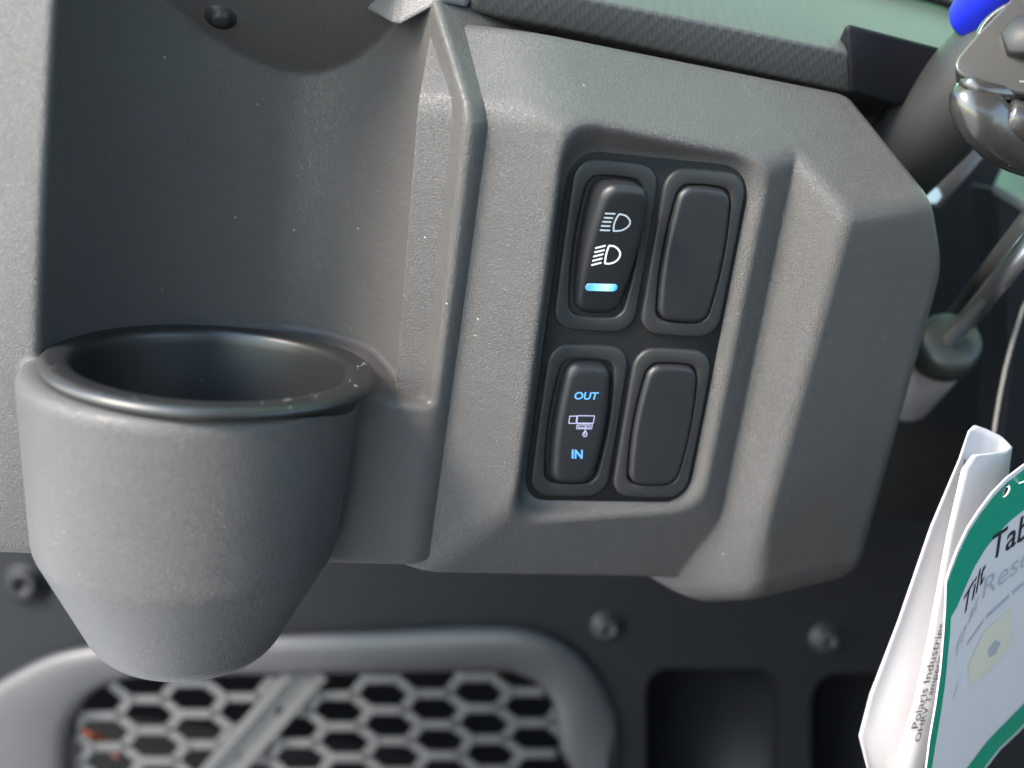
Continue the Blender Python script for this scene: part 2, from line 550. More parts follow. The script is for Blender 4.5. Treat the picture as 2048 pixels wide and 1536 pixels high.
# ------------------------------------------------------------------ cup liner
cup = empty('cup_liner', (cupc[0], cupc[1], -.150), 'smooth black rubber cup insert with a rolled rim sitting in the cup holder', 'cup holder')
prof = [(.0395, -.092), (.0412, -.0805), (.0436, -.0797), (.0449, -.0793), (.0454, -.0786), (.0454, -.0778), (.0449, -.0770), (.0440, -.0764), (.0428, -.0761),
        (.0410, -.0760), (.0392, -.0761), (.0380, -.0765), (.0372, -.0773), (.0368, -.0785), (.0365, -.081), (.0350, -.100), (.0335, -.113), (.0315, -.1170), (.0290, -.1185), (.0001, -.1187)]
o = put('liner_wall', *lathe((cupc[0], cupc[1], 0), (0, 0, 1), prof, 96), M_rubber, cup); fix_normals(o)
lv = []
for i in range(26):
    q = random.choice([random.uniform(-1.0, .35), random.uniform(-math.pi, math.pi)])
    rr = random.uniform(.0385, .0445)
    p = np.array([cupc[0] + rr * math.cos(q), cupc[1] + rr * math.sin(q), -.0758 - max(0, rr - .043) * .5 - max(0, .0395 - rr) * .5])
    d = unit([random.uniform(-1, 1), random.uniform(-1, 1), random.uniform(-.1, .3)])
    e = unit([random.uniform(-1, 1), random.uniform(-1, 1), .2])
    ln = random.uniform(.0004, .0014)
    lv.append(tube([p, p + d * ln * .5, p + d * ln * .8 + e * ln * .4, p + d * ln + e * ln * .7], random.uniform(.00003, .00006), 4))
put('lint', *join(*lv), M_lint, cup, kind='stuff')

# black grained plate in the recess, carrying the switches
M_plate = material('black_grained_plate', (.009, .0098, .0102), .55, spec=.18, grain=3500, grain_d=.00006, grain_s=.7, dust=.02, var=.1)
# ------------------------------------------------------------------ switches
def frame_put(root, name, verts, faces, mat, parent=None, smooth=True, label=None):
    """verts in the switch frame (x right, y into the dash, z up), metres"""
    me = new_mesh(name, verts, faces, mat, smooth)
    o = bpy.data.objects.new(name, me); col.objects.link(o)
    o.parent = parent or root
    if label: o['label'] = label
    fix_normals(o)
    return o

def rrect(hw, hl, rad, bulge_w=0.0, bulge_l=0.0, n=80):
    """rounded rectangle with bowed sides"""
    pts = []
    seg = n // 4
    for cx, cz, a0 in ((1, 1, 0), (-1, 1, 90), (-1, -1, 180), (1, -1, 270)):
        for i in range(seg // 2):
            q = R(a0 + 90 * i / (seg // 2 - 1))
            pts.append((cx * (hw - rad) + rad * math.cos(q), cz * (hl - rad) + rad * math.sin(q)))
        # straight run to the next corner
        nx = {(1, 1): (-1, 1), (-1, 1): (-1, -1), (-1, -1): (1, -1), (1, -1): (1, 1)}[(cx, cz)]
        a1 = R(a0 + 90)
        p = pts[-1]
        qx = nx[0] * (hw - rad) + rad * math.cos(a1); qz = nx[1] * (hl - rad) + rad * math.sin(a1)
        for i in range(1, seg // 2 + 1):
            t = i / (seg // 2 + 1)
            pts.append((p[0] + (qx - p[0]) * t, p[1] + (qz - p[1]) * t))
    out = []
    for x, z in pts:
        sx = x * (1 + bulge_w * (1 - (z / hl) ** 2) / hw)
        sz = z * (1 + bulge_l * (1 - (x / hw) ** 2) / hl)
        out.append((sx, sz))
    return out

def ring3(pl, n):
    if callable(n): return [np.array([x, -n(x, z), z]) for x, z in pl]
    return [np.array([x, -n, z]) for x, z in pl]

def inset(pl, d):
    # scale towards the centre by a fixed distance on each axis
    hw = max(abs(p[0]) for p in pl); hl = max(abs(p[1]) for p in pl)
    return [(x * (hw - d) / hw, z * (hl - d) / hl) for x, z in pl]

SW_W, SW_L, CS, RS = .026, .0509, .0275, .055
def to_world(P): return [T + A * p[0] - N * p[1] * 1.0 + B * p[2] for p in P]
po = rrect(.0283, .0550, .0055)
V_, F_ = loft([ring3(po, -.001), ring3(po, .0003), ring3(inset(po, .0003), .0006), ring3([(x * .3, z * .3) for x, z in po], .0006)], False, True)
o = put('switch_plate', to_world(V_), F_, M_plate, dash); fix_normals(o)
def bezel_mesh(h=.0018):
    out = rrect(SW_W / 2 - .0002, SW_L / 2 - .0006, .0058, .0002, .0006)
    inn = rrect(.0083, .0203, .0030, .0016, .0007)
    rings = [ring3(out, -.0005), ring3(out, h - .0009), ring3(inset(out, .00025), h - .0003), ring3(inset(out, .0008), h),
             ring3(inset(inn, -.0006), h), ring3(inset(inn, -.0001), h - .0002), ring3(inn, h - .0007), ring3(inset(inn, .0002), -.0045)]
    return loft(rings)

def rocker_mesh(hfun, hw=.0070, hl=.0196, bw=.0016, edge=.0030, deep=.0040):
    o = rrect(hw, hl, .0032, bw, .0008)
    rings = [ring3(o, -deep)]
    rings.append(ring3(inset(o, .0001), lambda x, z: hfun(x, z) - edge))
    for t in (.2, .4, .6, .8, 1.0):
        q = t * math.pi / 2
        ii = inset(o, .0001 + edge * .9 * (1 - math.cos(q)))
        rings.append(ring3(ii, lambda x, z, q=q: hfun(x, z) - edge * (1 - math.sin(q))))
    base = inset(o, .0001 + edge * .9)
    for s in (.93, .8, .6, .4, .2, .02):
        rings.append(ring3([(x * s, z * s) for x, z in base], hfun))
    return loft(rings, False, True)

def switch_root(name, i, j, label, cat, group):
    base = T + A * ((i - .5) * CS) + B * ((.5 - j) * RS)
    o = empty(name, base, label, cat, group)
    o.matrix_world = Matrix(((A[0], -N[0], B[0], base[0] + EYE[0]), (A[1], -N[1], B[1], base[1] + EYE[1]), (A[2], -N[2], B[2], base[2] + EYE[2]), (0, 0, 0, 1)))
    return o

h_head = lambda x, z: .0078 + .0056 * (z / .019) - .55 * x * x * 10 + (0.0)
h_winch = lambda x, z: .0048 - .55 * x * x * 10 - 1.6 * z * z
h_blank = lambda x, z: .0033 - 1.2 * x * x

def stroke(pts, w, hf, lift=.00006, closed=False, tk=.00010):
    """a thin printed line on the rocker face, as a low raised ribbon"""
    P = [np.array(p, float) for p in pts]
    n = len(P); left, right = [], []
    for i in range(n):
        if closed: a, b = P[(i - 1) % n], P[(i + 1) % n]
        else: a, b = P[max(i - 1, 0)], P[min(i + 1, n - 1)]
        d = b - a; d = d / (np.linalg.norm(d) + 1e-12); s = np.array([-d[1], d[0]])
        left.append(P[i] + s * w / 2); right.append(P[i] - s * w / 2)
    V, Fc = [], []
    for p, q in zip(left, right):
        for r, dz in ((p, -.0002), (p, lift), (q, lift), (q, -.0002)):
            V.append(np.array([r[0], -(hf(r[0], r[1]) + dz), r[1]]))
    m = n if closed else n - 1
    for i in range(m):
        a, b = i * 4, ((i + 1) % n) * 4
        for k in range(3): Fc.append((a + k, a + k + 1, b + k + 1, b + k))
    if not closed: Fc += [(0, 1, 2, 3), tuple((n - 1) * 4 + k for k in (3, 2, 1, 0))]
    return V, Fc

def face_px(root_ij, hf):
    """returns a map from photo pixel to the rocker face (x, z)"""
    base = T + A * ((root_ij[0] - .5) * CS) + B * ((.5 - root_ij[1]) * RS)
    def g(u, v):
        n = .005
        for _ in range(4):
            p = onplane(u, v, base + N * n, N) - base
            x, z = float(np.dot(p, A)), float(np.dot(p, B))
            n = hf(x, z)
        return x, z
    return g

def text_on(root, name, txt, center, height, hf, mat, parent, shear=0.0, bold=0.0, rot=0.0, lift=.00008, width=None):
    cu = bpy.data.curves.new(name, 'FONT'); cu.body = txt; cu.size = 1.0; cu.shear = shear; cu.offset = bold
    cu.align_x = 'LEFT'; cu.resolution_u = 6; cu.fill_mode = 'FRONT'
    to = bpy.data.objects.new('tmp', cu); col.objects.link(to)
    bpy.context.view_layer.update()
    me = bpy.data.meshes.new_from_object(to.evaluated_get(bpy.context.evaluated_depsgraph_get()))
    co = np.array([v.co[:2] for v in me.vertices]); fc = [tuple(p.vertices) for p in me.polygons]
    bpy.data.objects.remove(to); bpy.data.meshes.remove(me)
    lo, hi = co.min(0), co.max(0)
    sc = height / (hi[1] - lo[1])
    sx = sc if width is None else width / (hi[0] - lo[0])
    co = (co - (lo + hi) / 2) * np.array([sx, sc])
    c, s = math.cos(rot), math.sin(rot)
    co = np.stack([co[:, 0] * c - co[:, 1] * s + center[0], co[:, 0] * s + co[:, 1] * c + center[1]], 1)
    return co, fc

# headlight switch
s1 = switch_root('rocker_switch', 0, 0, 'black rocker switch with two white headlight symbols and a lit blue bar', 'switch', 'switches and blanks in the fascia')
frame_put(s1, 'bezel', *bezel_mesh(), M_smooth)
rk = frame_put(s1, 'rocker', *rocker_mesh(h_head), M_rocker)
g = face_px((0, 0), h_head)
px = lambda x, y: g(1150 + x / 6.4, 380 + y / 6.4)
def spl(pts, k=5):
    """Catmull-Rom through 2-D points"""
    P = [np.array(p, float) for p in pts]; out = []
    for i in range(len(P) - 1):
        a, b, c_, d = P[max(i - 1, 0)], P[i], P[i + 1], P[min(i + 2, len(P) - 1)]
        for t in np.linspace(0, 1, k, endpoint=False):
            out.append(.5 * (2 * b + (c_ - a) * t + (2 * a - 5 * b + 4 * c_ - d) * t * t + (3 * b - a - 3 * c_ + d) * t ** 3))
    out.append(P[-1]); return out
hi_lines = [((385, 300), (518, 305)), ((370, 355), (487, 360)), ((350, 405), (465, 410)), ((335, 460), (452, 463)), ((320, 513), (448, 518))]
hi_D = [(493, 525), (500, 445), (528, 368), (568, 308)]; hi_D2 = [(568, 308), (640, 325), (688, 367), (705, 415), (680, 468), (615, 510), (550, 524), (493, 525)]
lo_lines = [((258, 745), (392, 712)), ((247, 798), (378, 768)), ((232, 853), (363, 820)), ((220, 908), (350, 875)), ((208, 962), (338, 930))]
lo_D = [(383, 940), (393, 855), (412, 775), (438, 712)]; lo_D2 = [(438, 712), (503, 722), (556, 763), (578, 820), (556, 880), (502, 925), (440, 942), (383, 940)]
def icon(lines, d1, d2, w):
    ps = [stroke([px(*a), px(*b)], w, h_head) for a, b in lines]
    path = spl(d1)[:-1] + spl(d2)[:-1]
    ps.append(stroke([px(*p) for p in path], w, h_head, closed=True))
    return join(*ps)
frame_put(s1, 'high_beam_symbol', *icon(hi_lines, hi_D, hi_D2, .00042), M_dim, rk, smooth=False)
frame_put(s1, 'low_beam_symbol', *icon(lo_lines, lo_D, lo_D2, .00052), M_symw, rk, smooth=False)
ca, cb = np.array(px(182, 1242)), np.array(px(493, 1250))
d = (cb - ca) / np.linalg.norm(cb - ca); s = np.array([-d[1], d[0]]); rr = .00118
cap = [cb + rr * (math.cos(t) * d + math.sin(t) * s) for t in np.linspace(-math.pi / 2, math.pi / 2, 12)] + \
      [ca + rr * (math.cos(t) * d + math.sin(t) * s) for t in np.linspace(math.pi / 2, math.pi * 1.5, 12)]
mid = (ca + cb) / 2
frame_put(s1, 'indicator_lamp', *loft([ring3(cap, lambda x, z: h_head(x, z) - .0003), ring3(cap, lambda x, z: h_head(x, z) + .00012),
          ring3([mid + (p - mid) * .9 for p in cap], lambda x, z: h_head(x, z) + .0002)], False, True), M_led, rk)

# winch switch
s2 = switch_root('rocker_switch', 0, 1, 'black rocker switch with blue OUT and IN lettering and a white winch symbol', 'switch', 'switches and blanks in the fascia')
frame_put(s2, 'bezel', *bezel_mesh(), M_smooth)
rk2 = frame_put(s2, 'rocker', *rocker_mesh(h_winch), M_rocker)
g2 = face_px((0, 1), h_winch)
pw = lambda x, y: g2(1100 + x / 7.314, 740 + y / 7.314)
def letters(txt, cx, cy, hpx, wpx, shear, bold):
    c0 = np.array(pw(cx, cy)); ex = (np.array(pw(cx + wpx / 2, cy + 6)) - np.array(pw(cx - wpx / 2, cy))); ey = np.array(pw(cx + 2, cy - hpx / 2)) - np.array(pw(cx - 2, cy + hpx / 2))
    co, fc = text_on(None, 'letters', txt, (0, 0), 1.0, None, None, None, shear, bold, 0, width=1.0)
    V = []
    for x, y in co:
        p = c0 + ex * x + ey * y
        V.append(np.array([p[0], -(h_winch(p[0], p[1]) + .00007), p[1]]))
    return V, fc
frame_put(s2, 'out_lettering', *letters('OUT', 537, 378, 112, 355, .18, .022), M_cyan, rk2, smooth=False)
frame_put(s2, 'in_lettering', *letters('IN', 398, 1230, 132, 160, .0, .03), M_cyan, rk2, smooth=False)
ws = []
def wline(pts, closed=True, w=.00030): ws.append(stroke([pw(*p) for p in pts], w, h_winch, closed=closed))
def dens(pts):
    out = []
    for i in range(len(pts)):
        a, b = np.array(pts[i], float), np.array(pts[(i + 1) % len(pts)], float)
        for t in (.02, .5, .98): out.append(tuple(a + (b - a) * t))
    return out
wline(dens([(290, 674), (394, 674), (380, 782), (274, 778)]))
wline(dens([(404, 668), (652, 671), (632, 778), (392, 776)]))
wline(dens([(402, 784), (620, 786), (607, 860), (388, 857)]))
wline(dens([(424, 805), (588, 806), (583, 838), (419, 838)]), w=.00026)
wline([(524, 808), (519, 850), (513, 890)], closed=False)
wline([(510 + 31 * math.cos(t), 942 + 31 * math.sin(t)) for t in np.linspace(0, 2 * math.pi, 20, endpoint=False)], w=.00032)
wline([(513, 890), (530, 905), (541, 930)], closed=False); wline([(513, 890), (498, 905), (503, 935), (515, 948)], closed=False)
frame_put(s2, 'winch_symbol', *join(*ws), M_lilac, rk2, smooth=False)

# blanks
def blank(j, label):
    r_ = switch_root('switch_blank', 1, j, label, 'switch blank', 'switches and blanks in the fascia')
    if j == 0:
        global b_bz, b_cv
        b_bz = frame_put(r_, 'bezel', *bezel_mesh(.0019), M_smooth)
        b_cv = frame_put(r_, 'cover', *rocker_mesh(h_blank, .0080, .0199, .0016, .0018, .004), M_rocker)
    else:
        for src in (b_bz, b_cv):
            c = src.copy(); c.name = src.name; col.objects.link(c); c.parent = r_
            c.matrix_parent_inverse = src.matrix_parent_inverse
blank(0, 'plain black switch blank right of the headlight rocker switch')
blank(1, 'plain black switch blank right of the OUT and IN rocker switch')

# ------------------------------------------------------------------ top pad
M_pad.node_tree.nodes  # ribs are fine relief, added below
def ribs(m, direction, pitch, depth):
    n, l = nodes_of(m)
    p = n['Principled BSDF']
    tc = n.new('ShaderNodeTexCoord'); 
    hs = []
    for dr, ph in direction:
        dp = n.new('ShaderNodeVectorMath'); dp.operation = 'DOT_PRODUCT'; dp.inputs[1].default_value = tuple(np.array(dr) * 2 * math.pi / ph)
        l.new(tc.outputs['Object'], dp.inputs[0])
        sn = n.new('ShaderNodeMath'); sn.operation = 'SINE'; l.new(dp.outputs['Value'], sn.inputs[0])
        hs.append(sn)
    ad = n.new('ShaderNodeMath'); ad.operation = 'MAXIMUM'
    l.new(hs[0].outputs[0], ad.inputs[0]); l.new(hs[1].outputs[0], ad.inputs[1])
    bp = n.new('ShaderNodeBump'); bp.inputs['Strength'].default_value = 1; bp.inputs['Distance'].default_value = depth
    l.new(ad.outputs[0], bp.inputs['Height']); l.new(bp.outputs[0], p.inputs['Normal'])
ribs(M_pad, [(unit((.75, .2, .62)), .0017), (unit((.75, .2, -.62)), .0034)], .002, .00006)

pad = empty('dash_top_pad', Yp(1300, 20, .35), 'dark padded dash top with fine diagonal ribs along the upper edge of the dashboard', 'dash pad')
lowe = [Yp(940, 22, .306), Yp(1160, 66, .315), Yp(1400, 120, .328), Yp(1660, 176, .345), Yp(1810, 214, .360), Yp(1990, 262, .385)]
uppe = [Yp(940, -70, .300), Yp(1160, -8, .309), Yp(1400, 42, .322), Yp(1688, 102, .340), Yp(1880, 140, .356), Yp(1990, 168, .38)]  # top edge of the front face follows the pad's shadow line
back_ = [Yp(940, -260, .40), Yp(1160, -200, .42), Yp(1400, -120, .44), Yp(1640, -50, .46), Yp(1860, 10, .485), Yp(2010, 60, .50)]
und = [p + np.array([.0, .070, -.006]) for p in lowe]
rows = [und, lowe, uppe, back_]
def sheet(rows):
    k = len(rows[0]); V = [p for r in rows for p in r]; Fc = []
    for i in range(len(rows) - 1):
        for j in range(k - 1):
            a = i * k + j; Fc.append((a, a + 1, a + k + 1, a + k))
    return V, Fc
def fine_sheet(rows, sub=6):
    rows2 = []
    for r in rows:
        q = []
        P = [np.asarray(p) for p in r]
        for i in range(len(P) - 1):
            a, b, c_, d = P[max(i - 1, 0)], P[i], P[i + 1], P[min(i + 2, len(P) - 1)]
            for t in np.linspace(0, 1, sub, endpoint=False):
                q.append(.5 * (2 * b + (c_ - a) * t + (2 * a - 5 * b + 4 * c_ - d) * t * t + (3 * b - a - 3 * c_ + d) * t ** 3))
        q.append(P[-1]); rows2.append(q)
    return sheet(rows2)
o = put('pad_cover', *fine_sheet(rows), M_pad, pad); solid(o, .004, .0016)
# dark block standing in for the shadow cast on the pad's right end
blk_lo = [Yp(1700, 190, .344), Yp(1760, 204, .350), Yp(1870, 232, .362), Yp(1985, 262, .38)]
blk_up = [Yp(1690, 42, .336), Yp(1750, 58, .341), Yp(1880, 92, .352), Yp(1985, 120, .37)]
blk_bk = [p + np.array([.006, .030, -.004]) for p in blk_up]
blk_ub = [p + np.array([.006, .030, .004]) for p in blk_lo]
V_, F_ = sheet([blk_ub, blk_lo, blk_up, blk_bk])
k = 4
F_ += [(0, 4, 8, 12), (3, 15, 11, 7)]
o = put('pad_shadow_block', V_, F_, M_lower, pad); fix_normals(o); solid(o, 0, .002)
o = put('rear_piping', *tube([p + np.array([0, -.004, .003]) for p in back_], .0035, 10), M_rubber, pad)
rear2 = [p + np.array([0, .05, .012]) for p in back_]; rear3 = [p + np.array([0, .16, .02]) for p in back_]
o = put('rear_shelf', *fine_sheet([[p + np.array([0, .001, -.002]) for p in back_], rear2, rear3]), M_lower, pad)

# pale end piece of the top trim
trim = empty('top_trim', Yp(820, 0, .30), 'pale grey moulded trim end above the cup recess beside the ribbed pad', 'trim')
tl = [Yp(690, -4, .318), Yp(784, 50, .300), Yp(800, 52, .2985), Yp(868, 15, .297), Yp(884, 10, .2975), Yp(936, 20, .3035)]
tu = [p + np.array([0, .010, .045]) for p in tl]
tb = [p + np.array([.002, .030, .014]) for p in tl]
tub = [p + np.array([0, .050, .05]) for p in tl]
V_, F_ = sheet([tb, tl, tu, tub]); k = len(tl)
F_ += [(0, k, 2 * k, 3 * k), (k - 1, 4 * k - 1, 3 * k - 1, 2 * k - 1)]
o = put('trim_shell', V_, F_, M_trim, trim, smooth=False); fix_normals(o); solid(o, 0, .0016)

# ------------------------------------------------------------------ steering column
colm = empty('steering_column', Yp(1860, 200, .40), 'thick dull black steering column tube rising behind the fascia', 'steering column')
ca_, cb_ = Yp(1800, 318, .372), Yp(2064, 40, .335)
ax = unit(cb_ - ca_)
o = put('column_tube', *lathe(ca_ - ax * .02, ax, [(.001, 0), (.0150, 0), (.0160, .002), (.0160, .15), (.001, .15)], 40), M_tube, colm); fix_normals(o)
o = put('column_collar', *lathe(ca_ - ax * .06, ax, [(.010, 0), (.0120, .002), (.0120, .042), (.001, .042)], 32), M_tube, colm); fix_normals(o)
b0, b1 = Yp(1948, 40, .343), Yp(2000, -50, .325)
o = put('blue_sleeve', *lathe(b0, unit(b1 - b0), [(.001, 0), (.0075, .0), (.0085, .002), (.0085, .05), (.001, .05)], 24), M_blue, colm, label='vivid blue sleeve along the column'); fix_normals(o)
# thin grey link with a bolt head
link = empty('grey_link_rod', Yp(1915, 340, .41), 'thin grey rod slanting under the steering column with a small bolt at its end', 'rod')
l0, l1 = Yp(1866, 400, .42), Yp(1975, 268, .395)
o = put('rod', *tube([l0, l1], .0042, 16), M_shock, link); fix_normals(o)
o = put('bolt', *lathe(Yp(1862, 392, .408), (0, -1, .2), [(.0042, -.004), (.0042, .001), (.0034, .002), (.0001, .002)], 6), M_steel, link, smooth=False); fix_normals(o)

# ------------------------------------------------------------------ glossy tilt bracket
br = empty('tilt_bracket', Yp(1990, 80, .31), 'glossy black steel bracket with a round boss at the upper right', 'bracket')
Yb = .305
outl = [(2100, -90), (2010, 8), (1955, 66), (1915, 112), (1908, 128), (1912, 142), (1926, 152), (1960, 166), (2010, 180), (2110, 200)]
front = [Yp(u, v, Yb + (v - 60) * -.00006) for u, v in outl]
nb = unit((-.45, -.82, .35))
bk_ = [p - nb * .012 for p in front]
V_, F_ = loft([bk_, front], True, True)
o = put('plate', V_, F_, M_satin, br); fix_normals(o); solid(o, 0, .0016, 4, 30)
for m_ in o.modifiers: m_.width = .0018
bc = Yp(2050, 74, Yb - .003)
o = put('boss', *lathe(bc - nb * .004, nb, [(.0136, 0), (.0136, .0014), (.0130, .0022), (.0122, .0024), (.0116, .0018), (.0108, -.0002), (.0090, -.0016), (.0001, -.0016)], 48), M_gloss, br); fix_normals(o)
o = put('pivot_bolt', *lathe(bc - nb * .003, nb, [(.0066, 0), (.0066, .0042), (.0058, .0052), (.0001, .0056)], 6), M_tube, br); fix_normals(o)

lev = empty('tilt_lever', Yp(1975, 230, .305), 'glossy black curved lever end below the bracket at the right edge', 'lever')
def blob(c, ax1, ax2, ax3, e=2.6, nu=40, nv=24):
    V, Fc = [], []
    for i in range(nv + 1):
        th = -math.pi / 2 + math.pi * i / nv
        for j in range(nu):
            ph = 2 * math.pi * j / nu
            p = lambda w: math.copysign(abs(w) ** (2 / e), w)
            V.append(np.asarray(c) + np.asarray(ax1) * p(math.cos(th)) * p(math.cos(ph)) + np.asarray(ax2) * p(math.cos(th)) * p(math.sin(ph)) + np.asarray(ax3) * p(math.sin(th)))
    for i in range(nv):
        for j in range(nu):
            a, b = i * nu + j, i * nu + (j + 1) % nu
            Fc.append((a, b, b + nu, a + nu))
    return V, Fc
def swept(pts, radii, flat, side, seg=28, e=2.5):
    """a bar with a flattened superellipse section along a path"""
    pts = [np.asarray(p) for p in pts]; rings = []
    for i, p in enumerate(pts):
        a = pts[max(i - 1, 0)]; b = pts[min(i + 1, len(pts) - 1)]
        d = unit(b - a); s = unit(np.asarray(side) - d * np.dot(side, d)); t = np.cross(d, s)
        rings.append([p + s * radii[i] * flat * math.copysign(abs(math.cos(q)) ** (2 / e), math.cos(q)) + t * radii[i] * math.copysign(abs(math.sin(q)) ** (2 / e), math.sin(q))
                      for q in np.linspace(0, 2 * math.pi, seg, endpoint=False)])
    return loft(rings, True, True)
lp = [Yp(1916, 168, .303), Yp(1922, 176, .302), Yp(1934, 192, .301), Yp(1952, 216, .300), Yp(1972, 244, .300), Yp(2000, 272, .302), Yp(2040, 296, .305), Yp(2110, 320, .31)]
lr = [.0010, .0036, .0056, .0068, .0073, .0073, .0072, .0072]
o = put('lever_arm', *swept(lp, lr, .8, (0, -1, .2)), M_gloss, lev); fix_normals(o)
lp2 = [Yp(1920, 164, .3000), Yp(1938, 166, .2985), Yp(1965, 180, .298), Yp(2000, 186, .299), Yp(2060, 190, .302)]
o = put('lever_lip', *swept(lp2, [.0010, .0021, .0024, .0022, .0020], .8, (0, -1, .2), 16), M_gloss, lev); fix_normals(o)
o = put('lever_pin', *lathe(Yp(2006, 232, .300), unit(Yp(2110, 268, .30) - Yp(2006, 232, .300)), [(.0001, 0), (.0046, 0), (.0054, .001), (.0054, .02), (.0001, .02)], 28), M_gloss, lev); fix_normals(o)

# ------------------------------------------------------------------ gas strut
st = empty('gas_strut', Yp(1900, 760, .40), 'tilt damper with a chrome rod sliding into a grey cylinder behind the fascia', 'damper')
s0, s1_ = Yp(1906, 676, .385), Yp(2075, 468, .325)
ad = unit(s1_ - s0)
o = put('rod', *lathe(s0 - ad * .01, ad, [(.0001, 0), (.0036, 0), (.0036, .12), (.0001, .12)], 28), M_chrome, st); fix_normals(o)
c0 = s0 - ad * .002
o = put('end_cap', *lathe(c0, -ad, [(.0036, -.001), (.0100, -.0008), (.0116, .0002), (.0124, .0018), (.0127, .004), (.0127, .012), (.0120, .0135), (.0114, .014)], 40), M_shockcap, st); fix_normals(o)
o = put('cylinder', *lathe(c0 - ad * .013, -ad, [(.0118, 0), (.0118, .002), (.0116, .045), (.0095, .049), (.0001, .049)], 40), M_shock, st); fix_normals(o)
tb_ = empty('black_tube', Yp(1990, 560, .37), 'black painted tube running behind the chrome damper rod', 'tube')
t0_, t1_ = Yp(1912, 640, .43), Yp(2070, 440, .335)
o = put('tube_wall', *tube([t0_, t1_], .0050, 24), M_tube, tb_); fix_normals(o)

# ------------------------------------------------------------------ right side trim
sd = empty('side_cover', Yp(2060, 600, .42), 'dark grey side cover with a flat top coloured pale as if lit at the right edge', 'cover')
Ys = .44
poly = [(1988, 368), (1994, 440), (2006, 520), (2014, 600), (2018, 720), (2000, 800), (1985, 960), (2300, 960), (2300, 430)]
fr = [Yp(u, v, Ys) for u, v in poly]
tp = [Yp(1988, 368, Ys), Yp(2300, 560, Ys), Yp(2300, 280, Ys + .05), Yp(2050, 300, Ys + .05), Yp(2012, 318, Ys + .045)]
fr = [Yp(u, v, Ys + (u - 1988) * .00002) for u, v in [(1990, 372), (2055, 420), (2300, 600), (2300, 960), (1990, 960), (2018, 720), (2014, 600), (2006, 520), (1996, 440)]]
bkf = [p + np.array([.01, .05, 0]) for p in fr]
V_, F_ = loft([bkf, fr], True, True)
o = put('front_face', V_, F_, M_lower, sd, smooth=False); fix_normals(o); solid(o, 0, .002)
o = put('top_face', *loft([[p - np.array([0, 0, .004]) for p in tp], tp], True, True), M_trim, sd, smooth=False); fix_normals(o); solid(o, 0, .001)  # lighter grey plastic gives the top face its lit look

# ------------------------------------------------------------------ tags
# folded white slip: rows run down the slip, columns go back leaf -> fold -> front leaf
def bilinear(rows, nu, nv):
    R_ = np.array(rows, float); m, k = R_.shape[:2]; out = []
    for i in range(nu + 1):
        s = i / nu * (m - 1); a = min(int(s), m - 2); t = s - a
        row = R_[a] * (1 - t) + R_[a + 1] * t
        q = []
        for j in range(nv + 1):
            s2 = j / nv * (k - 1); b = min(int(s2), k - 2); t2 = s2 - b
            q.append(row[b] * (1 - t2) + row[b + 1] * t2)
        out.append(q)
    return out
slip = empty('white_paper_slip', Yp(1900, 1150, .31), 'white paper slip folded lengthwise with small black print, hanging behind the green card', 'paper slip')
front_rows = [[Yp(1944, 910, .288), Yp(1985, 905, .297), Yp(2012, 900, .306), Yp(2023, 893, .316)],
              [Yp(1923, 938, .287), Yp(1965, 944, .296), Yp(2004, 950, .306), Yp(2016, 945, .316)],
              [Yp(1893, 1070, .287), Yp(1930, 1076, .293), Yp(1976, 1085, .303), Yp(1990, 1080, .314)],
              [Yp(1856, 1270, .289), Yp(1894, 1276, .292), Yp(1925, 1280, .299), Yp(1940, 1276, .311)],
              [Yp(1828, 1400, .289), Yp(1858, 1406, .291), Yp(1886, 1410, .297), Yp(1900, 1406, .309)],
              [Yp(1780, 1560, .287), Yp(1812, 1566, .289), Yp(1836, 1572, .294), Yp(1850, 1570, .306)]]
leaf = o = put('front_leaf', *sheet(bilinear(front_rows, 30, 9)), M_paper, slip); solid(o, .00025)
back_rows = [[Yp(2023, 893, .316), Yp(2002, 872, .316), Yp(1972, 858, .311), Yp(1950, 850, .306), Yp(1938, 862, .303)],
             [Yp(2016, 945, .316), Yp(1990, 950, .316), Yp(1956, 940, .311), Yp(1930, 925, .305), Yp(1918, 920, .302)],
             [Yp(1990, 1080, .314), Yp(1950, 1090, .314), Yp(1910, 1080, .309), Yp(1878, 1060, .304), Yp(1862, 1052, .301)],
             [Yp(1940, 1276, .311), Yp(1900, 1290, .311), Yp(1850, 1280, .307), Yp(1810, 1255, .303), Yp(1796, 1244, .300)],
             [Yp(1900, 1406, .309), Yp(1850, 1420, .309), Yp(1800, 1420, .305), Yp(1760, 1400, .302), Yp(1740, 1390, .299)],
             [Yp(1870, 1500, .307), Yp(1820, 1510, .307), Yp(1776, 1510, .304), Yp(1736, 1490, .300), Yp(1719, 1472, .298)],
             [Yp(1850, 1580, .306), Yp(1810, 1590, .306), Yp(1776, 1590, .303), Yp(1748, 1560, .299), Yp(1738, 1545, .297)]]
o = put('back_leaf', *sheet(bilinear(back_rows, 30, 14)), M_paper, slip); solid(o, .00025)
from mathutils.bvhtree import BVHTree
def on_leaf(ob):
    me = ob.data; b = np.array(ob.parent['_b'][:])
    tree = BVHTree.FromPolygons([Vector(np.array(v.co) + b) for v in me.vertices], [tuple(p.vertices) for p in me.polygons])
    def Yf(u, v):
        h = tree.ray_cast(Vector((0, 0, 0)), Vector(ray(u, v)))
        return h[0][1] if h[0] is not None else .31
    return Yf
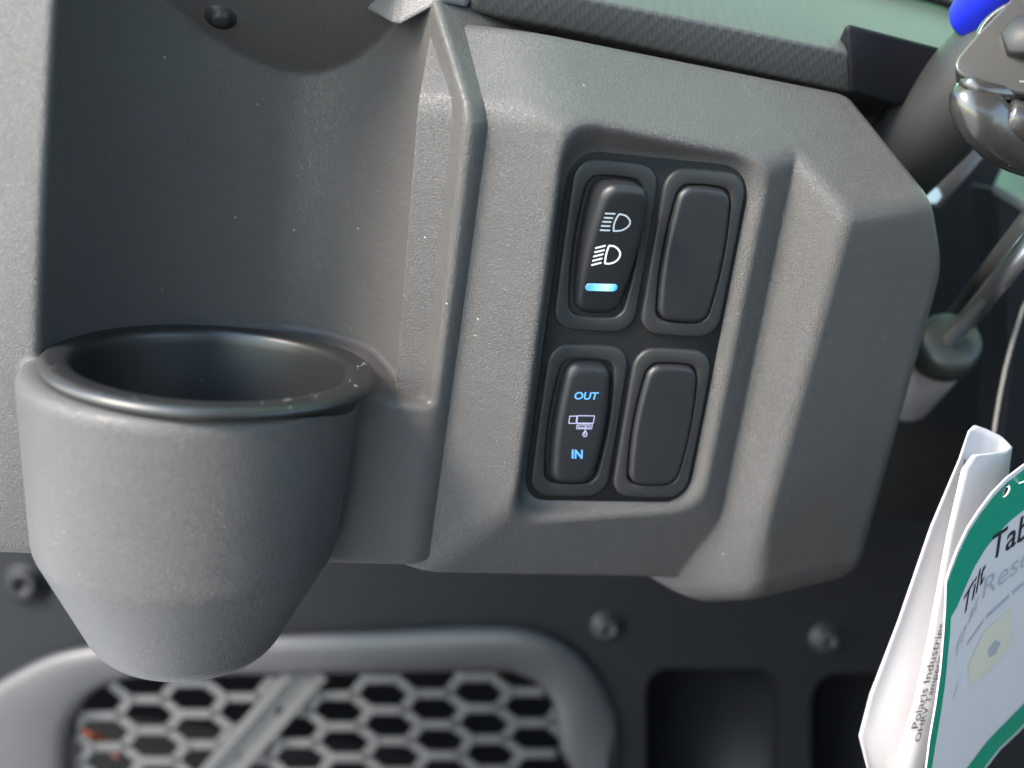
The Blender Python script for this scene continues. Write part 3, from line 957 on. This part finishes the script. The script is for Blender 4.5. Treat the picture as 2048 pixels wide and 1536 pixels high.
def text_px(parent, name, txt, p_a, p_b, height_px, Yf, mat, lift=.00035, shear=0, bold=0, squash=None):
    """lettering on a leaf between two photo points; Yf(u, v) gives the leaf's distance"""
    co, fc = text_on(None, name, txt, (0, 0), 1.0, None, None, None, shear, bold, 0, width=1.0)
    a, b = np.array(p_a, float), np.array(p_b, float)
    e = b - a; pr = np.array([e[1], -e[0]]) / np.linalg.norm(e)      # image up, to the left of the reading direction
    if squash is not None: pr = np.array(squash, float); hp = 1.0
    else: hp = height_px
    V = []
    for x, y in co:
        q = a + e * (x + .5) + pr * hp * (y + .5)
        V.append(Yp(q[0], q[1], Yf(q[0], q[1]) - lift))
    return put(name, V, fc, mat, parent, smooth=False)
def fit_depth(rows):
    """distance over the picture as a smooth function of the leaf's own control points"""
    P = np.array([p for r in rows for p in r]); 
    d = P @ fwd; u = 1024 + F * (P @ cam_rt) / d; v = 768 - F * (P @ cam_up) / d
    X = np.stack([np.ones_like(u), u / 1e3, v / 1e3, u * v / 1e6, (u / 1e3) ** 2, (v / 1e3) ** 2], 1)
    w, *_ = np.linalg.lstsq(X, P[:, 1], rcond=None)
    return lambda a, b: float(np.dot(w, [1, a / 1e3, b / 1e3, a * b / 1e6, (a / 1e3) ** 2, (b / 1e3) ** 2]))
fd = on_leaf(leaf)
text_px(slip, 'print', 'Polaris Industries', (1836, 1456), (1890, 1246), 14, fd, M_ink, squash=(-14, 2), lift=.0009)
text_px(slip, 'print', 'OHRV Tampering', (1843, 1482), (1893, 1296), 13, fd, M_ink, squash=(-14, 2), lift=.0009)
text_px(slip, 'print', 'l', (1928, 940), (1932, 912), 8, fd, M_ink, squash=(-3, 0), lift=.0003)

card = empty('green_tag_card', Yp(1980, 1300, .30), 'white instruction card with a green border hanging at the lower right corner', 'tag')
card_p, card_n = Yp(1893, 1160, .262), unit((.66, -.75, .03))
Yc = lambda u, v: float(onplane(u, v, card_p, card_n)[1])
gout = [(2140, 880), (2090, 904), (2048, 930), (2014, 956), (1985, 986), (1958, 1022), (1936, 1056), (1916, 1098), (1900, 1140), (1893, 1162),
        (1892, 1210), (1888, 1270), (1882, 1340), (1872, 1410), (1860, 1480), (1850, 1560), (1846, 1620), (1920, 1590), (1960, 1552), (2000, 1500), (2040, 1462), (2090, 1410), (2140, 1360)]
gin = [(2140, 960), (2090, 988), (2050, 1018), (2020, 1042), (1996, 1066), (1972, 1096), (1950, 1132), (1930, 1176), (1914, 1214), (1902, 1234),
       (1900, 1270), (1895, 1320), (1890, 1370), (1881, 1430), (1870, 1496), (1860, 1560), (1858, 1600), (1905, 1570), (1938, 1530), (1976, 1480), (2015, 1440), (2064, 1390), (2140, 1300)]
def card_mesh(outline, lift):
    P = [Yp(u, v, Yc(u, v) - lift) for u, v in outline]
    return P, [tuple(range(len(P)))]
def card_ring(o_, i_, lift):
    P = [Yp(u, v, Yc(u, v) - lift) for u, v in o_] + [Yp(u, v, Yc(u, v) - lift) for u, v in i_]
    k = len(o_)
    return P, [(j, j + 1, k + j + 1, k + j) for j in range(k - 1)]
gw = [(u * .06 + w * .94, v * .06 + x * .94) for (u, v), (w, x) in zip(gout, gin)]
gwo = [(u + (w - u) * .10, v + (x - v) * .10) for (u, v), (w, x) in zip(gout, gin)]
# card stock with a punched hole
hole = [(2012 + 9 * math.cos(t) * .8 + 5 * math.sin(t), 982 - 13 * math.sin(t)) for t in np.linspace(0, 2 * math.pi, 12, endpoint=False)]
import bmesh
def punched(outline, hole, lift, mat, name, th):
    bm = bmesh.new()
    def loop(pts):
        vs = [bm.verts.new(Vector(Yp(u, v, Yc(u, v) - lift))) for u, v in pts]
        return [bm.edges.new((vs[i], vs[(i + 1) % len(vs)])) for i in range(len(vs))]
    es = loop(outline) + (loop(hole) if hole else [])
    bmesh.ops.triangle_fill(bm, edges=es, use_beauty=True)
    V = [np.array(v.co) for v in bm.verts]; bm.verts.index_update()
    Fc = [tuple(v.index for v in f.verts) for f in bm.faces]
    bm.free()
    o = put(name, V, Fc, mat, card, smooth=False)
    for p in o.data.polygons:
        if p.normal.dot(Vector(-fwd)) < 0: p.flip()
    if th: solid(o, th)
    return o
punched(gout, hole, 0, M_paper, 'card_stock', .0005)
punched(gwo + gin[::-1], hole, .00012, M_green, 'green_border', 0)
text_px(card, 'print', 'Tilt', (1921, 1243), (1968, 1160), 30, Yc, M_ink, squash=(8, -50), lift=.0004, bold=.01)
text_px(card, 'print', 'Tab', (1978, 1126), (2056, 1074), 40, Yc, M_ink, squash=(8, -54), lift=.0004, bold=.01)
text_px(card, 'print', 'To', (1907, 1330), (1930, 1268), 26, Yc, M_greyink, squash=(5, -36), lift=.0004)
text_px(card, 'print', 'at', (1936, 1250), (1955, 1214), 22, Yc, M_greyink, squash=(5, -28), lift=.0004)
text_px(card, 'print', 'Reset', (1964, 1198), (2078, 1112), 26, Yc, M_greyink, squash=(7, -42), lift=.0004)
for a, b in (((1934, 1292), (1966, 1246)), ((1972, 1238), (2018, 1196)), ((2024, 1190), (2062, 1158)), ((1906, 1404), (1916, 1366))):
    (x0, y0), (x1, y1) = a, b                                    # print too blurred to read: a grey stroke for each word
    put('print_line', *card_mesh([(x0, y0), (x1, y1), (x1 + 1, y1 - 9), (x0 + 1, y0 - 9)], .0003), M_greyink, card, smooth=False)
pic = [(1936, 1330), (1968, 1262), (2024, 1214), (2020, 1290), (1990, 1330), (1942, 1372)]
put('picture_panel', *card_mesh(pic, .0004), M_beige, card, smooth=False)
put('picture_mark', *card_mesh([(1975, 1300), (1990, 1280), (2002, 1284), (1992, 1308), (1978, 1316)], .0006), M_greyink, card, smooth=False)
thr = put('fine_thread', *tube([Yp(2014, 974, .2885), Yp(2030, 970, .286), Yp(2050, 962, .284), Yp(2100, 940, .28)], .00018, 6), M_white, smooth=True,
          label='fine pale thread tied through the green card at the right edge', cat='thread')
cordp = [Yp(2075, 560, .37), Yp(2048, 612, .366), Yp(2026, 680, .362), Yp(2010, 740, .358), Yp(1998, 800, .354), Yp(1990, 850, .35), Yp(1984, 900, .345)]
put('thin_cord', *tube(cordp, .0009, 8), M_trim, label='thin pale cord hanging down to the white paper slip', cat='cord')

# the dashboard goes on unseen to the left, its end set for shade below
put('dash_side_panel', *box(-.26, -.214, .262, .40, Zhb, .060), M_dash, dash, smooth=False)

# ------------------------------------------------------------------ lower dash with grille
low = empty('lower_panel', Yp(700, 1400, .45), 'dark lower panel with a rounded grille below the cup holder', 'lower panel')
YL = .51
def lowp(u, v, dy=0.0): return Yp(u, v, YL + dy)
# main skin, with a hole for the grille and two pockets
def rr_px(x0, y0, x1, y1, r, n=8):
    out = []
    for cx, cy, a0 in ((x1 - r, y0 + r, -90), (x1 - r, y1 - r, 0), (x0 + r, y1 - r, 90), (x0 + r, y0 + r, 180)):
        for i in range(n):
            q = R(a0 + 90 * i / (n - 1)); out.append((cx + r * math.cos(q), cy + r * math.sin(q)))
    return out
def skin(outline, holes, dy, mat, name, parent, th, bev):
    bm = bmesh.new()
    es = []
    for pts in [outline] + holes:
        vs = [bm.verts.new(Vector(lowp(u, v, dy))) for u, v in pts]
        es += [bm.edges.new((vs[i], vs[(i + 1) % len(vs)])) for i in range(len(vs))]
    bmesh.ops.triangle_fill(bm, edges=es, use_beauty=True)
    bm.verts.index_update()
    V = [np.array(v.co) for v in bm.verts]; Fc = [tuple(v.index for v in f.verts) for f in bm.faces]; bm.free()
    o = put(name, V, Fc, mat, parent, smooth=False)
    for p in o.data.polygons:
        if p.normal.dot(Vector(-fwd)) < 0: p.flip()
    solid(o, th, bev)
    return o
g_out = [(-80, 1420), (-20, 1375), (40, 1338), (110, 1306), (200, 1288), (330, 1280), (700, 1262), (960, 1250), (1060, 1256), (1130, 1285), (1185, 1335), (1222, 1400), (1240, 1480), (1250, 1760), (-80, 1760)]
g_in = [(140, 1480), (148, 1440), (168, 1404), (200, 1376), (250, 1358), (330, 1352), (640, 1348), (980, 1342), (1040, 1350), (1085, 1376), (1110, 1420), (1120, 1500), (1130, 1700), (140, 1700)]
pk1 = rr_px(1290, 1335, 1560, 1760, 50)
pk2 = rr_px(1620, 1345, 1840, 1760, 60)
skin([(-500, 1010), (2300, 1060), (2300, 1900), (-500, 1900)], [g_out, pk1, pk2], 0, M_lower, 'panel_skin', low, .006, 0)
# grille surround: a swelling collar from outer to inner outline
rings = []
for t, dy in ((0, .010), (0, -.001), (.05, -.0045), (.2, -.0075), (.5, -.0085), (.8, -.0078), (.94, -.005), (1.0, -.001), (1.0, .016)):
    rings.append([lowp(a[0] + (b[0] - a[0]) * t, a[1] + (b[1] - a[1]) * t, dy) for a, b in zip(g_out + [g_out[-1]] * 0, g_in + [g_in[-1]] * (len(g_out) - len(g_in)))])
def dense(rings, k=4):
    out = []
    for r in rings:
        P = r; q = []
        m = len(P)
        for i in range(m):
            a, b, c_, d = P[(i - 1) % m], P[i], P[(i + 1) % m], P[(i + 2) % m]
            for t in np.linspace(0, 1, k, endpoint=False):
                q.append(.5 * (2 * b + (c_ - a) * t + (2 * a - 5 * b + 4 * c_ - d) * t * t + (3 * b - a - 3 * c_ + d) * t ** 3) if 0 < i < m - 3 else b + (c_ - b) * t)
        out.append(q)
    return out
o = put('grille_surround', *loft(dense(rings)), M_surround, low); fix_normals(o)
# hexagon mesh
def bar(p, q, w, dep, dy):
    p, q = np.array(p, float), np.array(q, float); d = (q - p) / np.linalg.norm(q - p); s = np.array([-d[1], d[0]])
    c = [p - d * w * .3 + s * w / 2, q + d * w * .3 + s * w / 2, q + d * w * .3 - s * w / 2, p - d * w * .3 - s * w / 2]
    fr = [lowp(*x, dy) for x in c]; ci = [(p + q) / 2 + (x - (p + q) / 2) * .8 for x in c]
    tp_ = [lowp(*x, dy - .0012) for x in ci]; bk = [lowp(*x, dy + dep) for x in c]
    return [*bk, *fr, *tp_], [(0, 1, 5, 4), (1, 2, 6, 5), (2, 3, 7, 6), (3, 0, 4, 7), (4, 5, 9, 8), (5, 6, 10, 9), (6, 7, 11, 10), (7, 4, 8, 11), (8, 9, 10, 11)]
def inside(pt, poly):
    x, y = pt; c = False
    for i in range(len(poly)):
        (x1, y1), (x2, y2) = poly[i], poly[i - 1]
        if (y1 > y) != (y2 > y) and x < (x2 - x1) * (y - y1) / (y2 - y1) + x1: c = not c
    return c
bars = []
HX, HY = 190.0, 62.0
sk = .04
def lat(i, j):
    x = 90 + i * HX / 2; y = 1330 + j * HY / 2
    return x, y
for j in range(-1, 14):
    for i in range(-1, 17):
        if (i + j) % 2: continue
        x, y = lat(i, j)
        y += (x - 600) * -.02
        x += j * 6
        a, b = (x - 32, y), (x + 32, y)
        c1, c2 = (x + HX / 2 - 32 + 6, y - HY / 2), (x + HX / 2 - 32 - 6 + 12, y + HY / 2)
        c1 = (x + HX / 2 - 32 - 6, y - HY / 2 - .02 * HX / 2); c2 = (x + HX / 2 - 32 + 6, y + HY / 2 - .02 * HX / 2)
        for s_, e_ in ((a, b), (b, c1), (b, c2)):
            m_ = ((s_[0] + e_[0]) / 2, (s_[1] + e_[1]) / 2)
            if inside(m_, g_in): bars.append(bar(s_, e_, 21, .016, .004 + 0.0005 * ((i * 3 + j) % 3)))
o = put('grille_mesh', *join(*bars), M_mesh, low, smooth=False); fix_normals(o)
rib = [bar((640, 1356), (460, 1560), 26, .012, -.001), bar((575, 1352), (395, 1560), 22, .012, -.001), bar((605, 1352), (427, 1560), 40, .006, .004)]
o = put('grille_rib', *join(*rib), M_mesh, low, smooth=False); fix_normals(o)
for u, v, r in ((54, 1166, .0090), (1215, 1252, .0062), (1652, 1276, .0062)):
    P_ = lowp(u, v, -.0005)
    o = put('bolt', *lathe(P_, (0, -1, .15), [(r * 1.5, -.002), (r * 1.5, .001), (r * 1.05, .0012), (r, .005), (r * .8, .0066), (r * .45, .0068), (r * .4, .004), (.0001, .004)], 24), M_lower if u < 100 else M_tube, low); fix_normals(o)
# pockets
for pk in (pk1, pk2):
    cx = sum(p[0] for p in pk) / len(pk); cy = sum(p[1] for p in pk) / len(pk)
    rg = [[lowp(u, v, .001) for u, v in pk], [lowp(cx + (u - cx) * .92, cy + (v - cy) * .96, .05) for u, v in pk]]
    o = put('pocket', *loft(rg, False, True), M_lower, low); fix_normals(o)
wire = wire = put('orange_wire', *tube([Yp(165, 1466, .555), Yp(190, 1476, .55), Yp(212, 1484, .555), Yp(235, 1510, .56)], .0024, 12), M_orange,
           label='orange wire glimpsed through the left part of the grille', cat='wire')

# ------------------------------------------------------------------ footwell shell behind everything
o = put('grille_shade_sheet', *box(-.26, .06, YL + .075, YL + .08, -.42, -.20), M_dark, low, smooth=False)  # black sheet added so the grille holes stay dark
put('firewall', *box(-.9, .9, .66, .68, -.60, .055), M_dark, smooth=False, kind='structure')
M_cab = material('worn_cab_plastic', (.018, .019, .020), .7, spec=.2, var=.1)
put('unseen_cab_shell', *join(box(-.10, 1.0, -1.3, .66, -.62, -.60), box(-.02, .96, -.95, -.42, -.599, -.25), box(-.02, .96, -1.15, -.951, -.599, .45),
                       box(-.02, 1.0, -1.3, .20, .75, .77), box(.70, .73, -1.3, .66, -.599, .12)), M_cab, smooth=False, kind='structure')  # unseen floor, seat, roof and door, shaped to darken right-facing faces
M_ground = material('pale_concrete', (.46, .45, .43), .85, spec=.2, var=.15)
put('ground', [np.array([x, y, -1.15]) for x, y in ((-60, -60), (60, -60), (60, 60), (-60, 60))], [(0, 1, 2, 3)], M_ground, smooth=False, kind='structure')  # unseen ground, added pale to bounce light up into the cup recess
# unseen half windscreen on the dash top, added to tint upward faces green
M_glass = bpy.data.materials.new('green_tinted_screen'); M_glass.use_nodes = True
n_, l_ = nodes_of(M_glass); n_.remove(n_['Principled BSDF'])
tr_ = n_.new('ShaderNodeBsdfTransparent'); tr_.inputs[0].default_value = (.82, 1.0, .68, 1)
gl_ = n_.new('ShaderNodeBsdfGlossy'); gl_.inputs['Roughness'].default_value = .02
fr_ = n_.new('ShaderNodeFresnel'); fr_.inputs[0].default_value = 1.3
mx_ = n_.new('ShaderNodeMixShader'); l_.new(fr_.outputs[0], mx_.inputs[0]); l_.new(tr_.outputs[0], mx_.inputs[1]); l_.new(gl_.outputs[0], mx_.inputs[2])
l_.new(mx_.outputs[0], n_['Material Output'].inputs[0])
cz = [np.array([x, y, z]) for x, y, z in ((-.30, .62, .06), (.85, .62, .06), (.85, .22, .46), (-.20, .22, .46))]
o = put('windscreen', *loft([[p + np.array([0, .004, .004]) for p in cz], cz], True, True), M_glass, smooth=False, label='unseen green tinted half windscreen added to tint light on the dash top', cat='windscreen'); fix_normals(o)
for ob in scene.objects:
    if '_b' in ob: del ob['_b']
